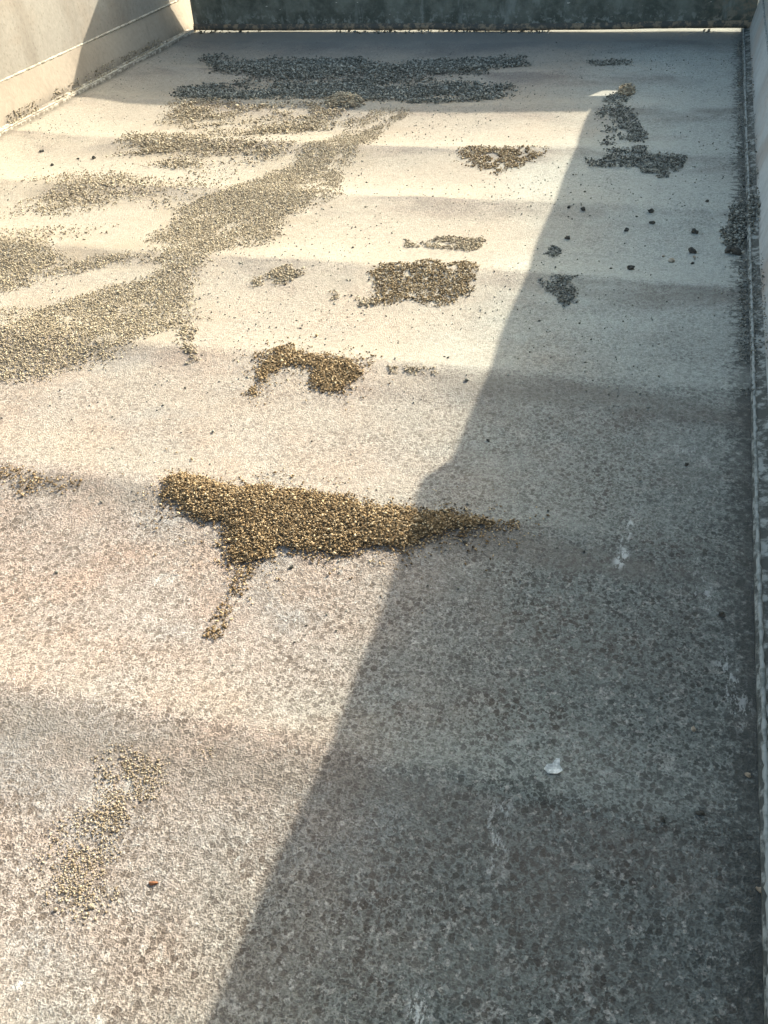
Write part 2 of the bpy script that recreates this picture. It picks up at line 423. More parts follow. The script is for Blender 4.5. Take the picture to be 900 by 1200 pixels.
LEAN, CREASE = 0.047, 0.130
def profile_strip(name, pts, y0, y1, mat, parent, n=1, wob=0.0, seed=0, closed=True):
    """a section (x,z) drawn along y; small waviness so long edges are not ruler straight"""
    yy = np.linspace(y0, y1, n + 1); m = len(pts)
    verts = []
    for y in yy:
        dx = wob * (float(vnoise(np.array(y * 2.3), np.array(0.5), seed)) - 0.5) * 2
        dz = wob * (float(vnoise(np.array(y * 3.1), np.array(4.5), seed)) - 0.5)
        for (x, z) in pts: verts.append((x + dx, y, z + dz))
    faces = []
    for i in range(n):
        for j in range(m if closed else m - 1):
            a = i * m + j; b = i * m + (j + 1) % m
            faces.append((a, b, b + m, a + m))
    if closed:
        faces.append(tuple(range(m - 1, -1, -1))); faces.append(tuple(range(n * m, n * m + m)))
    o = link(name, verts, faces, mat, parent)
    bm = bmesh.new(); bm.from_mesh(o.data); bmesh.ops.recalc_face_normals(bm, faces=bm.faces); bm.to_mesh(o.data); bm.free()
    return o

def bead(name, x, z, y0, y1, r, mat, parent, seed, jit=0.35):
    n = int((y1 - y0) / 0.008); k = 6
    rs = np.random.default_rng(seed)
    verts = []; faces = []
    rad = r * (1 + jit * (rs.random(n + 1) * 2 - 1)); off = rs.normal(0, r * 0.15, n + 1)
    for i in range(n + 1):
        y = y0 + (y1 - y0) * i / n
        w = 0.003 * (float(vnoise(np.array(y * 2.3), np.array(0.5), seed)) - 0.5)
        for j in range(k):
            a = 2 * math.pi * j / k
            verts.append((x + w + off[i] + rad[i] * math.cos(a), y, z + rad[i] * math.sin(a)))
    for i in range(n):
        for j in range(k):
            a = i * k + j; b = i * k + (j + 1) % k
            faces.append((a, b, b + k, a + k))
    return link(name, verts, faces, mat, parent, True)

def side_wall(s, x0, lab, m_up, m_low, m_bar, m_weld, seed):
    """s = -1 for the wall at x0 = 0, +1 for the wall at x0 = W"""
    P = lambda d, z: (x0 + s * d, z)
    up = profile_strip("side_wall", [P(LEAN, CREASE), P(LEAN, HT - 0.03), P(LEAN + 0.006, HT - 0.03), P(LEAN + 0.006, CREASE)], LEN0, 0.075, m_up, bed, 60, 0.004, seed)
    tag(up, lab)
    profile_strip("lower_panel", [P(0.018, 0.004), P(LEAN - 0.001, CREASE - 0.001), P(LEAN + 0.005, CREASE - 0.001), P(0.024, 0.004)], LEN0, 0.075, m_low, up, 60, 0.002, seed + 1)
    profile_strip("base_bar", [P(0.000, -0.03), P(-0.003, 0.006), P(0.001, 0.011), P(0.008, 0.012), P(0.022, 0.016), P(0.024, -0.03)], LEN0, 0.075, m_bar, up, 90, 0.0025, seed + 2)
    bead("weld_seam", x0 + s * 0.001, 0.0115, LEN0 + 0.01, -0.01, 0.0030, m_weld, up, seed + 3)
    bead("crease_seam", x0 + s * (LEAN - 0.001), CREASE, LEN0 + 0.01, -0.01, 0.0038 if s < 0 else 0.003, m_weld, up, seed + 4)
    rail = profile_strip("top_rail", [P(LEAN - 0.0005, HT - 0.029), P(LEAN - 0.0005, HT), P(LEAN + 0.055, HT), P(LEAN + 0.055, HT - 0.05), P(LEAN + 0.0075, HT - 0.05), P(LEAN + 0.0075, HT - 0.029)], LEN0, 0.075, M_OUT, up, 40, 0.0, seed)
    for k in range(6):
        yb = -0.35 - k * 0.83
        bm = box(min(x0 + s * (LEAN + 0.009), x0 + s * (LEAN + 0.052)), max(x0 + s * (LEAN + 0.009), x0 + s * (LEAN + 0.052)), yb - 0.035, yb + 0.035, -0.05, HT - 0.053)
        bm_obj("side_post", bm, M_OUT, up, bevel=0.004)
    return up
wl = side_wall(-1, 0.0, "sunlit beige side wall with a pale weld seam along its fold", M_LEFT, M_LEFT_LOW, M_BAR_L, M_WELD, 21)
wr = side_wall(1, W, "shaded grey side wall with chipped paint along its foot", M_RIGHT, M_RIGHT, M_BAR_R, M_WELD_R, 41)

# stepped extension bar on the right top rail (its shadow steps the shade line on the floor)
xg0, xg1 = W + LEAN, W + LEAN + 0.02
gv = [(-1.93, HT + 0.001), (-1.93, HT + 0.046), (-1.99, HT + 0.048), (-2.10, HT + 0.034), (-2.26, HT + 0.016), (-2.55, HT + 0.019), (-2.85, HT + 0.028), (-3.4, HT + 0.032), (LEN0, HT + 0.032), (LEN0, HT + 0.001)]
ng = len(gv)
link("rail_extension", [(xg0, y, z) for y, z in gv] + [(xg1, y, z) for y, z in gv],
     [tuple(range(ng)), tuple(range(2 * ng - 1, ng - 1, -1))] + [(i, (i + 1) % ng, (i + 1) % ng + ng, i + ng) for i in range(ng)], M_OUT, wr)

# headboard behind the camera
hb = bm_obj("headboard", box(-LEAN, W + LEAN, LEN0 - 0.05, LEN0 - 0.002, -0.05, HT), M_LEFT, bed)

# tailgate: plate with a latch hole near its right top corner, a bottom rail, frame bars
GX0, GX1 = 0.004, W + 0.036
gx = np.unique(np.concatenate([np.linspace(GX0, GX1, 90), [2.226, 2.302]]))
GAP = 0.016
gz = np.unique(np.concatenate([np.linspace(GAP + 0.008, HT, 26), [0.478, 0.532]]))
verts = []; faces = []
bmg = bmesh.new()
def gy(x, z): return 0.010 * (float(fnoise(np.array(x), np.array(z), 2.5, 61, 2)) - 0.5)
fr = [[bmg.verts.new((x, gy(x, z), z)) for x in gx] for z in gz]
bk = [[bmg.verts.new((x, gy(x, z) + 0.006, z)) for x in gx] for z in gz]
ni, nj = len(gz) - 1, len(gx) - 1
def solid(i, j):
    if not (0 <= i < ni and 0 <= j < nj): return False
    cx, cz = (gx[j] + gx[j + 1]) / 2, (gz[i] + gz[i + 1]) / 2
    return not (2.226 < cx < 2.302 and 0.478 < cz < 0.532)
for i in range(ni):
    for j in range(nj):
        if not solid(i, j): continue
        c = [(i, j), (i, j + 1), (i + 1, j + 1), (i + 1, j)]
        bmg.faces.new([fr[a][b] for a, b in c]); bmg.faces.new([bk[a][b] for a, b in reversed(c)])
        for k, (di, dj) in enumerate(((-1, 0), (0, 1), (1, 0), (0, -1))):
            if not solid(i + di, j + dj):
                (a, b), (e, f) = c[k], c[(k + 1) % 4]
                bmg.faces.new((fr[a][b], bk[a][b], bk[e][f], fr[e][f]))
for v in [v for v in bmg.verts if not v.link_faces]: bmg.verts.remove(v)
gate = bm_obj("tailgate", bmg, M_GATE, bed)
tag(gate, "blackened dark tailgate plate speckled with pale chips")
nseg = 160
pts = []
secs = [(-0.008, 0.003), (-0.011, 0.008), (-0.010, 0.014), (-0.002, 0.024), (0.006, 0.026), (0.016, 0.018), (0.016, 0.001), (0.010, 0.000), (-0.002, 0.001)]
vv = []; ff = []
for i in range(nseg + 1):
    x = GX0 + (GX1 - GX0) * i / nseg
    gap = GAP - 0.013 + 0.0025 * sstep(1.4, 1.0, x) + 0.007 * float(fnoise(np.array(x), np.array(0.3), 4.0, 71, 3)) - 0.002 + 0.007 * sstep(1.3, 2.3, x) + 0.002 * sstep(0.25, 0.0, x)
    d = 0.003 * (float(fnoise(np.array(x), np.array(3.3), 9.0, 73, 3)) - 0.5)
    for (y, z) in secs: vv.append((x, y + d, gap + z * 1.1))
m = len(secs)
for i in range(nseg):
    for j in range(m):
        a = i * m + j; b = i * m + (j + 1) % m
        ff.append((a, b, b + m, a + m))
ff.append(tuple(range(m - 1, -1, -1))); ff.append(tuple(range(nseg * m, nseg * m + m)))
br = link("bottom_rail", vv, ff, M_GATE_RAIL, gate, True)
for xa in (0.25, 0.85, 1.45, 2.05):
    bm_obj("gate_stiffener", box(xa - 0.03, xa + 0.03, 0.018, 0.058, 0.05, HT - 0.04), M_OUT, gate, bevel=0.004)
bm_obj("gate_top_bar", box(GX0, GX1, 0.014, 0.058, HT - 0.037, HT), M_OUT, gate, bevel=0.003)

# ------------------------------------------------------------------ loose grit
def poly_dist(px, py, poly):
    """signed distance to a polygon's outline, positive inside"""
    P = np.asarray(poly); n = len(P)
    inside = np.zeros(len(px), bool); d = np.full(len(px), 1e9)
    for i in range(n):
        x1, y1 = P[i]; x2, y2 = P[(i + 1) % n]
        c = ((y1 > py) != (y2 > py)) & (px < (x2 - x1) * (py - y1) / (y2 - y1 + 1e-12) + x1)
        inside ^= c
        t = np.clip(((px - x1) * (x2 - x1) + (py - y1) * (y2 - y1)) / ((x2 - x1) ** 2 + (y2 - y1) ** 2 + 1e-12), 0, 1)
        d = np.minimum(d, np.hypot(px - x1 - t * (x2 - x1), py - y1 - t * (y2 - y1)))
    return np.where(inside, d, -d)

OCT_V = np.array([(1, 0, 0), (0, 1, 0), (-1, 0, 0), (0, -1, 0), (0, 0, 1), (0, 0, -1)], np.float32)
OCT_F = np.array([(0, 1, 4), (1, 2, 4), (2, 3, 4), (3, 0, 4), (1, 0, 5), (2, 1, 5), (3, 2, 5), (0, 3, 5)], np.int32)
def grains(name, x, y, z, length, width, mat, parent=None):
    n = len(x)
    sv = np.clip(np.exp(rng.normal(0, 0.28, n)), 0.5, 2.2); length = length * sv; width = width * sv
    L = length * rng.uniform(0.6, 1.25, n) / 2; Wd = width * rng.uniform(0.7, 1.25, n) / 2; H = Wd * rng.uniform(0.7, 1.0, n)
    v = OCT_V[None] * np.stack([L, Wd, H], 1)[:, None]
    v = v + rng.uniform(-0.18, 0.18, v.shape) * Wd[:, None, None]
    t = rng.normal(0, 0.35, n); ct, st = np.cos(t)[:, None], np.sin(t)[:, None]
    vx, vz = v[..., 0] * ct - v[..., 2] * st, v[..., 0] * st + v[..., 2] * ct
    a = rng.uniform(0, math.tau, n); c, s = np.cos(a)[:, None], np.sin(a)[:, None]
    out = np.stack([vx * c - v[..., 1] * s + x[:, None], vx * s + v[..., 1] * c + y[:, None], vz + (z + H * 0.7)[:, None]], -1)
    f = (OCT_F[None] + (np.arange(n) * 6)[:, None, None]).reshape(-1, 3)
    return link_np(name, out.reshape(-1, 3), f, mat, parent)

def scatter(poly, per_m2, soft=0.02, freq=12.0, cut=0.45, band=0.15, seed=0, spill=0.0, stretch=(1, 1), ragged=0.0, base=0.0, rot=0.0):
    P = np.asarray(poly); lo = P.min(0) - spill - 0.02; hi = P.max(0) + spill + 0.02
    n = int(per_m2 * (hi[0] - lo[0]) * (hi[1] - lo[1]))
    x = rng.uniform(lo[0], hi[0], n); y = rng.uniform(lo[1], hi[1], n)
    d = poly_dist(x, y, P)
    d = d + ragged * (fnoise(x * stretch[0], y * stretch[1], 1.0 / max(ragged * 2.2, 0.01), seed + 50, 3) - 0.5) * 2
    w = sstep(-soft - spill, soft, d) if spill else sstep(0, soft, d)
    k = sstep(cut, cut + band, fnoise((x * math.cos(rot) + y * math.sin(rot)) * stretch[0], (y * math.cos(rot) - x * math.sin(rot)) * stretch[1], freq, seed, 5))
    k = np.maximum(k, base)
    keep = rng.random(n) < w * k
    ok = keep & (x > 0.005) & (x < W - 0.004) & (y < -0.02)
    return x[ok], y[ok]

def sheet(name, label, poly, per_m2, length, width, mat, thick=0.003, cat="grit patch", group="grit patches on the bed floor", **kw):
    x, y = scatter(poly, per_m2, **kw)
    z = floor_z(x, y) + rng.random(len(x)) ** 1.5 * thick
    o = grains(name, x, y, z, length, width, mat)
    return tag(o, label, cat, group, 'stuff')

def heap(name, label, poly, hmax, slope, mat_m, mat_g, length, width, per_m2, cell=0.004, seed=0, ragged=0.012, stray=1.0, group="heaped grit on the bed floor"):
    """a mound with its loose grains as a part"""
    P = np.asarray(poly); lo = P.min(0) - 0.07; hi = P.max(0) + 0.07
    def height(x, y):
        d = poly_dist(x, y, P) + ragged * (fnoise(x, y, 30, seed, 3) - 0.5) * 1.6
        h = np.clip(d * slope, -0.004, None)
        h = hmax * (1 - np.exp(-np.clip(h, 0, None) / hmax)) - np.where(h < 0, 0.003, 0)
        return h + np.where(d > 0, 0.0022 * fnoise(x, y, 55, seed + 3, 2), 0), d
    gx = np.arange(lo[0], hi[0], cell); gy_ = np.arange(lo[1], hi[1], cell)
    X, Y = np.meshgrid(gx, gy_); xx, yy = X.ravel(), Y.ravel()
    h, d = height(xx, yy)
    V = np.stack([xx, yy, floor_z(xx, yy) + h], 1)
    nx, ny = len(gx), len(gy_)
    i0 = (np.arange(ny - 1)[:, None] * nx + np.arange(nx - 1)[None]).ravel()
    Q = np.stack([i0, i0 + 1, i0 + nx + 1, i0 + nx], 1)
    keep = (d[Q] > 0.004).all(1); Q = Q[keep]
    used = np.unique(Q); remap = np.full(len(V), -1); remap[used] = np.arange(len(used))
    o = link_np(name, V[used], remap[Q], mat_m, None, True)
    tag(o, label, "grit heap", group)
    n = int(per_m2 * (hi[0] - lo[0]) * (hi[1] - lo[1]))
    x = rng.uniform(lo[0], hi[0], n); y = rng.uniform(lo[1], hi[1], n)
    h, d = height(x, y)
    ok = rng.random(n) < np.maximum(sstep(-0.018, 0.012, d), 0.30 * stray * np.exp(np.clip(d, -1, 0) / 0.018) * sstep(0.35, 0.6, fnoise(x, y, 25, seed + 9, 3)))
    x, y, h = x[ok], y[ok], h[ok]
    gr = grains("grains", x, y, floor_z(x, y) + np.clip(h, 0, None) + rng.random(len(x)) * 0.0015, length, width, mat_g, o)
    tag(gr, kind='stuff')
    return o

POLY = {
    'heap_big': [(1.409,-3.120),(1.422,-3.108),(1.526,-3.110),(1.609,-3.104),(1.708,-3.108),(1.817,-3.117),(1.918,-3.112),(1.969,-3.118),(1.965,-3.130),(1.907,-3.147),(1.857,-3.173),(1.826,-3.199),(1.746,-3.225),(1.685,-3.233),(1.660,-3.235),(1.642,-3.257),(1.624,-3.276),(1.604,-3.275),(1.585,-3.260),(1.571,-3.238),(1.546,-3.203),(1.521,-3.200),(1.493,-3.189),(1.461,-3.164),(1.439,-3.157)],
    'tail': [(1.601,-3.276),(1.642,-3.257),(1.640,-3.330),(1.652,-3.422),(1.615,-3.426),(1.602,-3.356)],
    'heap_b': [(1.424,-2.757),(1.421,-2.698),(1.465,-2.659),(1.503,-2.694),(1.607,-2.698),(1.630,-2.752),(1.610,-2.786),(1.587,-2.814),(1.557,-2.796),(1.533,-2.753),(1.508,-2.745),(1.475,-2.754),(1.458,-2.799),(1.448,-2.831)],
    'b_side': [(1.658,-2.705),(1.761,-2.696),(1.776,-2.725),(1.675,-2.734)],
    'heap_c': [(1.528,-2.322),(1.538,-2.275),(1.569,-2.261),(1.630,-2.233),(1.662,-2.243),(1.719,-2.239),(1.735,-2.290),(1.728,-2.368),(1.695,-2.423),(1.633,-2.428),(1.579,-2.433),(1.546,-2.384)],
    'c_bits': [(1.443,-2.392),(1.480,-2.416),(1.479,-2.457),(1.458,-2.440)],
    'c_bits2': [(1.498,-2.413),(1.558,-2.424),(1.566,-2.451),(1.531,-2.469)],
    'clumps_d': [(1.541,-2.119),(1.598,-2.101),(1.613,-2.078),(1.663,-2.076),(1.716,-2.064),(1.725,-2.129),(1.702,-2.161),(1.641,-2.155),(1.589,-2.148),(1.556,-2.152)],
    'heap_e': [(1.538,-1.453),(1.571,-1.434),(1.671,-1.440),(1.747,-1.433),(1.742,-1.508),(1.717,-1.568),(1.650,-1.589),(1.593,-1.537),(1.555,-1.497)],
    'shade_f': [(1.883,-2.285),(1.909,-2.268),(1.956,-2.274),(1.979,-2.369),(1.945,-2.402),(1.915,-2.367),(1.896,-2.350)],
    'shade_f2': [(1.864,-2.084),(1.889,-2.061),(1.911,-2.117),(1.895,-2.167),(1.872,-2.142)],
    'shade_g': [(1.866,-1.467),(1.918,-1.520),(1.957,-1.458),(1.993,-1.470),(2.007,-1.357),(2.043,-1.376),(2.052,-1.449),(2.138,-1.456),(2.147,-1.525),(2.123,-1.627),(2.070,-1.620),(2.023,-1.571),(1.976,-1.542),(1.898,-1.550)],
    'shade_g2': [(1.852,-0.905),(1.880,-0.782),(1.941,-0.758),(1.951,-0.977),(2.028,-1.152),(2.048,-1.391),(1.959,-1.473),(1.913,-1.365),(1.867,-1.164)],
    'h1': [(0.220,-0.369),(0.543,-0.335),(0.866,-0.331),(1.001,-0.436),(1.215,-0.352),(1.504,-0.321),(1.537,-0.475),(1.342,-0.626),(1.155,-0.632),(0.905,-0.665),(0.562,-0.653),(0.355,-0.584)],
    'h2': [(0.313,-0.761),(0.514,-0.704),(0.725,-0.720),(0.913,-0.689),(1.066,-0.659),(1.296,-0.697),(1.541,-0.710),(1.556,-0.797),(1.458,-0.886),(1.357,-0.953),(1.160,-0.985),(0.999,-0.953),(0.684,-0.949),(0.421,-0.985)],
    'h3': [(1.733,-0.370),(1.930,-0.366),(1.940,-0.489),(1.777,-0.493)],
    'mound': [(0.939,-0.956),(0.956,-0.870),(1.009,-0.867),(1.074,-0.949),(1.085,-1.030),(0.982,-1.036)],
    'i1': [(0.414,-1.071),(0.589,-1.029),(0.809,-1.026),(1.003,-1.055),(1.016,-1.180),(0.935,-1.278),(0.840,-1.331),(0.661,-1.327),(0.501,-1.217)],
    'i2': [(0.446,-1.494),(0.603,-1.394),(0.785,-1.405),(0.956,-1.408),(0.966,-1.505),(0.876,-1.615),(0.692,-1.634),(0.529,-1.594)],
    'j': [(1.051,-1.111),(1.263,-1.039),(1.262,-1.381),(1.267,-1.614),(1.285,-1.785),(1.290,-1.941),(1.235,-2.075),(1.207,-2.226),(1.166,-2.282),(1.165,-2.422),(1.168,-2.507),(1.200,-2.621),(1.190,-2.678),(1.155,-2.789),(1.039,-2.843),(0.845,-2.894),(0.679,-2.669),(0.821,-2.562),(0.899,-2.440),(0.956,-2.385),(0.770,-2.483),(0.609,-2.575),(0.379,-2.262),(0.654,-2.224),(0.787,-2.286),(0.873,-2.232),(0.843,-2.086),(0.889,-1.876),(0.958,-1.682),(1.016,-1.563),(1.049,-1.357)],
    'j2': [(0.402,-1.863),(0.615,-1.754),(0.821,-1.732),(0.843,-1.835),(0.644,-1.904),(0.652,-2.140),(0.535,-2.155)],
    'k1': [(1.173,-2.606),(1.219,-2.560),(1.254,-2.573),(1.281,-2.681),(1.336,-2.773),(1.280,-2.767),(1.225,-2.718)],
    'k2': [(1.252,-2.386),(1.300,-2.301),(1.355,-2.283),(1.370,-2.336),(1.336,-2.395),(1.277,-2.417)],
    'l1': [(1.068,-3.151),(1.147,-3.122),(1.225,-3.143),(1.279,-3.128),(1.299,-3.175),(1.230,-3.200),(1.134,-3.243)],
    'fg1': [(1.612,-3.613),(1.640,-3.619),(1.659,-3.620),(1.663,-3.643),(1.661,-3.693),(1.638,-3.707),(1.623,-3.702),(1.616,-3.660),(1.592,-3.630)],
    'fg2': [(1.599,-3.703),(1.636,-3.704),(1.656,-3.736),(1.646,-3.748),(1.678,-3.774),(1.665,-3.789),(1.636,-3.789),(1.596,-3.751)],
    'fg3': [(1.680,-3.587),(1.713,-3.577),(1.718,-3.600),(1.700,-3.610)],
    'right_spill': [(2.260,-1.939),(2.285,-1.873),(2.318,-1.803),(2.333,-1.784),(2.325,-1.946),(2.302,-2.004),(2.273,-2.028),(2.252,-1.991)],
    'right_spill2': [(2.244,-1.921),(2.292,-1.839),(2.299,-1.934),(2.288,-2.026),(2.298,-2.072),(2.273,-2.121),(2.252,-2.055),(2.237,-1.983)],
}

heap("grit_heap", "large brown grit heap lying along a floor ridge across the shadow edge", POLY['heap_big'], 0.0075, 0.35, M_MOUND, M_GRAIN, 0.0041, 0.0024, 210000, 0.003, 3, 0.020)
heap("grit_heap", "notched brown grit heap in full sun beyond the large heap", POLY['heap_b'], 0.003, 0.15, M_MOUND, M_GRAIN, 0.0046, 0.0027, 135000, 0.004, 4, 0.030)
heap("grit_heap", "low grit mound catching sun at the tailgate shadow line", POLY['mound'], 0.024, 0.45, M_MOUND_D, M_GRAIN_DULL, 0.008, 0.005, 50000, 0.007, 7, 0.03)
G = M_GRAIN; D_ = M_GRAIN_DULL; K = M_GRAIN_DARK
sheet("grit_patch", "oblong dark grit patch in the middle of the sunlit floor", POLY['heap_c'], 120000, 0.0048, 0.0031, M_GRAIN_MID, 0.002, cut=0.28, band=0.12, freq=34, soft=0.012, seed=41, ragged=0.035, spill=0.006)
sheet("grit_patch", "small dark grit patch nearest the bright corner of the sunlit floor", POLY['heap_e'], 95000, 0.0054, 0.0035, M_GRAIN_MID, 0.002, cut=0.28, band=0.14, freq=26, soft=0.02, seed=42, ragged=0.05, spill=0.01)
sheet("grit_patch", "small grit patch touching the right end of the sun spot in shade", [(1.905, -0.73), (1.95, -0.70), (1.97, -0.80), (1.94, -0.88), (1.912, -0.86), (1.900, -0.80)], 90000, 0.0070, 0.0045, D_, 0.012, cut=0.15, band=0.2, freq=20, soft=0.012, seed=43)
sheet("grit_trail", "thin trail of grit running down from the large heap", POLY['tail'], 200000, 0.0038, 0.0022, G, cut=0.22, band=0.35, freq=60, soft=0.02, seed=11, base=0.15)
sheet("grit_patch", "golden grit patch in the sunny foreground, upper of the two", POLY['fg1'], 300000, 0.0025, 0.0017, M_GRAIN_PALE, 0.0003, cut=0.28, band=0.3, freq=45, soft=0.014, seed=12, ragged=0.006, base=0.1, spill=0.006)
sheet("grit_patch", "golden grit patch in the sunny foreground, lower of the two", POLY['fg2'], 270000, 0.0025, 0.0017, M_GRAIN_PALE, 0.0003, cut=0.28, band=0.3, freq=45, soft=0.016, seed=13, ragged=0.006, base=0.1, spill=0.008)
sheet("grit_patch", "faint golden grit patch right of the two foreground patches", POLY['fg3'], 230000, 0.0026, 0.0016, M_GRAIN_PALE, 0.0008, cut=0.24, band=0.4, freq=80, soft=0.012, seed=14, base=0.1)
sheet("grit_patch", "thin grit patch at the left picture edge level with the large heap", POLY['l1'], 90000, 0.0040, 0.0024, G, cut=0.35, band=0.3, freq=40, soft=0.02, seed=15)
sheet("grit_patch", "short grit strip beside the notched heap reaching the shadow", POLY['b_side'], 110000, 0.0045, 0.0026, D_, cut=0.44, band=0.1, freq=40, soft=0.008, seed=16)
sheet("grit_patch", "row of small broken grit clumps behind the oblong heap", POLY['clumps_d'], 110000, 0.0055, 0.0032, D_, 0.004, cut=0.4, band=0.1, freq=28, soft=0.008, seed=17, ragged=0.02)
sheet("grit_patch", "tiny grit clump left of the oblong heap", POLY['c_bits'], 90000, 0.0055, 0.0032, D_, cut=0.34, band=0.1, freq=30, soft=0.008, seed=18, ragged=0.01)
sheet("grit_patch", "thin grit fringe at the left end of the oblong heap", POLY['c_bits2'], 80000, 0.0055, 0.0032, D_, cut=0.42, band=0.1, freq=30, soft=0.008, seed=19, ragged=0.01)
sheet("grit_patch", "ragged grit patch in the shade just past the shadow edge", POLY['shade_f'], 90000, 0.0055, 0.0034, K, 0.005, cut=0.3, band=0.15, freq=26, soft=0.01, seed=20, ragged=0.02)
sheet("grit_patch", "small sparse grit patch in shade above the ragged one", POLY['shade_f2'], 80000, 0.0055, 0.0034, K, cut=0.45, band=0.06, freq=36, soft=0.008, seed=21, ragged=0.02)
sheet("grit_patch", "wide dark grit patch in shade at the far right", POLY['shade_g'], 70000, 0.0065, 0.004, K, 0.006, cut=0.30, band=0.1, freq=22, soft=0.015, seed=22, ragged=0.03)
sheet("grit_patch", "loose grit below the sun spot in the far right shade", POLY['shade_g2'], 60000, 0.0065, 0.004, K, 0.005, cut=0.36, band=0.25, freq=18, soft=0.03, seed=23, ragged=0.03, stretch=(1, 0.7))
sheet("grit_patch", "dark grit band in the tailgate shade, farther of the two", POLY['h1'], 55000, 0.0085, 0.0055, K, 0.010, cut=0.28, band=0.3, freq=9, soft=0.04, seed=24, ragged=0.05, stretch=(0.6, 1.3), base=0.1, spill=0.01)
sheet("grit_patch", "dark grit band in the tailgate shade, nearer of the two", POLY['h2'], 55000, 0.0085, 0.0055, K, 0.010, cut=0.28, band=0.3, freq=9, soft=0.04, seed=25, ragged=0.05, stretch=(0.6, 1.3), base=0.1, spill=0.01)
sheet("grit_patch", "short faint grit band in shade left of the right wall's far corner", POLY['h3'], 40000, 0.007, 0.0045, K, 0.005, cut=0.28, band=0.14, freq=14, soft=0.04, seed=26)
sheet("grit_patch", "sunlit grit band just in front of the tailgate shadow line", POLY['i1'], 55000, 0.0075, 0.0045, D_, 0.008, cut=0.3, band=0.3, freq=9, soft=0.07, seed=27, ragged=0.09, stretch=(0.6, 1.3), base=0.04, spill=0.02, rot=0.35)
sheet("grit_patch", "second sunlit grit band nearer the left wall", POLY['i2'], 55000, 0.0070, 0.0042, D_, 0.008, cut=0.3, band=0.3, freq=9, soft=0.07, seed=28, ragged=0.09, stretch=(0.6, 1.3), base=0.04, spill=0.02, rot=0.35)
sheet("grit_spread", "broad drift of dull brown grit sweeping diagonally over the sunlit floor", POLY['j'], 110000, 0.0040, 0.0028, D_, 0.0015, cut=0.17, band=0.34, freq=16, soft=0.06, seed=29, ragged=0.07, stretch=(0.55, 1.1), base=0.1, spill=0.0, rot=1.15)
sheet("grit_patch", "faint dusting of grit between the drift and the left wall", POLY['j2'], 40000, 0.0060, 0.0036, D_, cut=0.34, band=0.35, freq=7, soft=0.1, seed=30, stretch=(0.6, 1.3), spill=0.08, rot=0.5)
sheet("grit_patch", "sparse grit patch at the lower right tip of the broad drift", POLY['k1'], 60000, 0.0055, 0.0034, D_, cut=0.33, band=0.25, freq=24, soft=0.02, seed=31, ragged=0.02)
sheet("grit_patch", "slanted grit sliver between the drift and the oblong heap", POLY['k2'], 90000, 0.0055, 0.0034, D_, cut=0.28, band=0.2, freq=24, soft=0.012, seed=32, ragged=0.015)
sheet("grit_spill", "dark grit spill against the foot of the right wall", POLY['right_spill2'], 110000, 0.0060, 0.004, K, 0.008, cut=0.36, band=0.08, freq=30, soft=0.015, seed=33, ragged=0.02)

# grit over the base bars and along both wall feet
def foot_grit(name, label, s, x0, y0, y1, per_m, mat, dmin, dmax, seed, cut, size):
    n = int(per_m * (y1 - y0)); y = rng.uniform(y0, y1, n); d = dmin + (dmax - dmin) * rng.random(n) ** (1.6 if dmin > 0 else 1.0)
    k = sstep(cut, cut + 0.12, fnoise(y, d, 9.0, seed, 4)); ok = rng.random(n) < k; y, d = y[ok], d[ok]
    x = x0 + s * d
    zb = np.where(d < -0.003, floor_z(np.clip(x, 0, W), y), np.where(d < 0.018, 0.012 + 0.0003 * (d > 0.01), 0.016 + (d - 0.018) * 4.4))
    o = grains(name, x, y, zb, size, size * 0.62, mat)
    return tag(o, label, "grit line", "grit lines along the wall feet", 'stuff')
foot_grit("grit_line", "line of crumbs along the foot of the sunlit left wall", -1, 0.0, -2.6, -0.05, 2200, D_, 0.004, 0.0235, 81, 0.38, 0.0065)
foot_grit("grit_line", "dark grit line along the foot of the shaded right wall", 1, W, -2.7, -0.05, 2400, K, -0.020, 0.0215, 83, 0.42, 0.0042)
n = 1400; xw = rng.uniform(2.258, 2.321, n); yw = -1.90 + rng.normal(0, 0.055, n) + (xw - 2.3) * 1.2
dd = xw - W; zb = np.where(dd < 0, floor_z(np.clip(xw, 0, W), yw), np.where(dd < 0.018, 0.012, 0.016 + (dd - 0.018) * 4.4)) + rng.random(n) * 0.006 * (dd < 0.012)
tag(grains("grit_spill", xw, yw, zb, 0.0065, 0.0042, K), "clump of dark grit lodged on the right wall foot", "grit spill", "heaped grit on the right wall foot", 'stuff')

# stray grains over the whole floor
n = 16000
x = rng.uniform(0.02, W - 0.02, n); y = rng.uniform(-3.6, -0.15, n)
ok = rng.random(n) < (0.25 + 0.75 * sstep(0.45, 0.65, fnoise(x, y, 3.0, 95, 3))) * sstep(-3.6, -2.9, y) * 0.75
x, y = x[ok], y[ok]
tag(grains("stray_grit", x, y, floor_z(x, y), 0.0042, 0.0026, K), "stray dark grains dotted over the dusty floor", "stray grit", None, 'stuff')
# crumbs jammed in the gap under the tailgate
n = 420; x = rng.uniform(0.02, W - 0.1, n); y = rng.uniform(-0.03, 0.05, n)
ok = fnoise(x, y * 0, 6.0, 97, 3) > 0.5; x, y = x[ok], y[ok]
tag(grains("grit_line", x, y, floor_z(x, y), 0.011, 0.008, K), "crumbs jammed in the gap under the tailgate", "grit line", None, 'stuff')

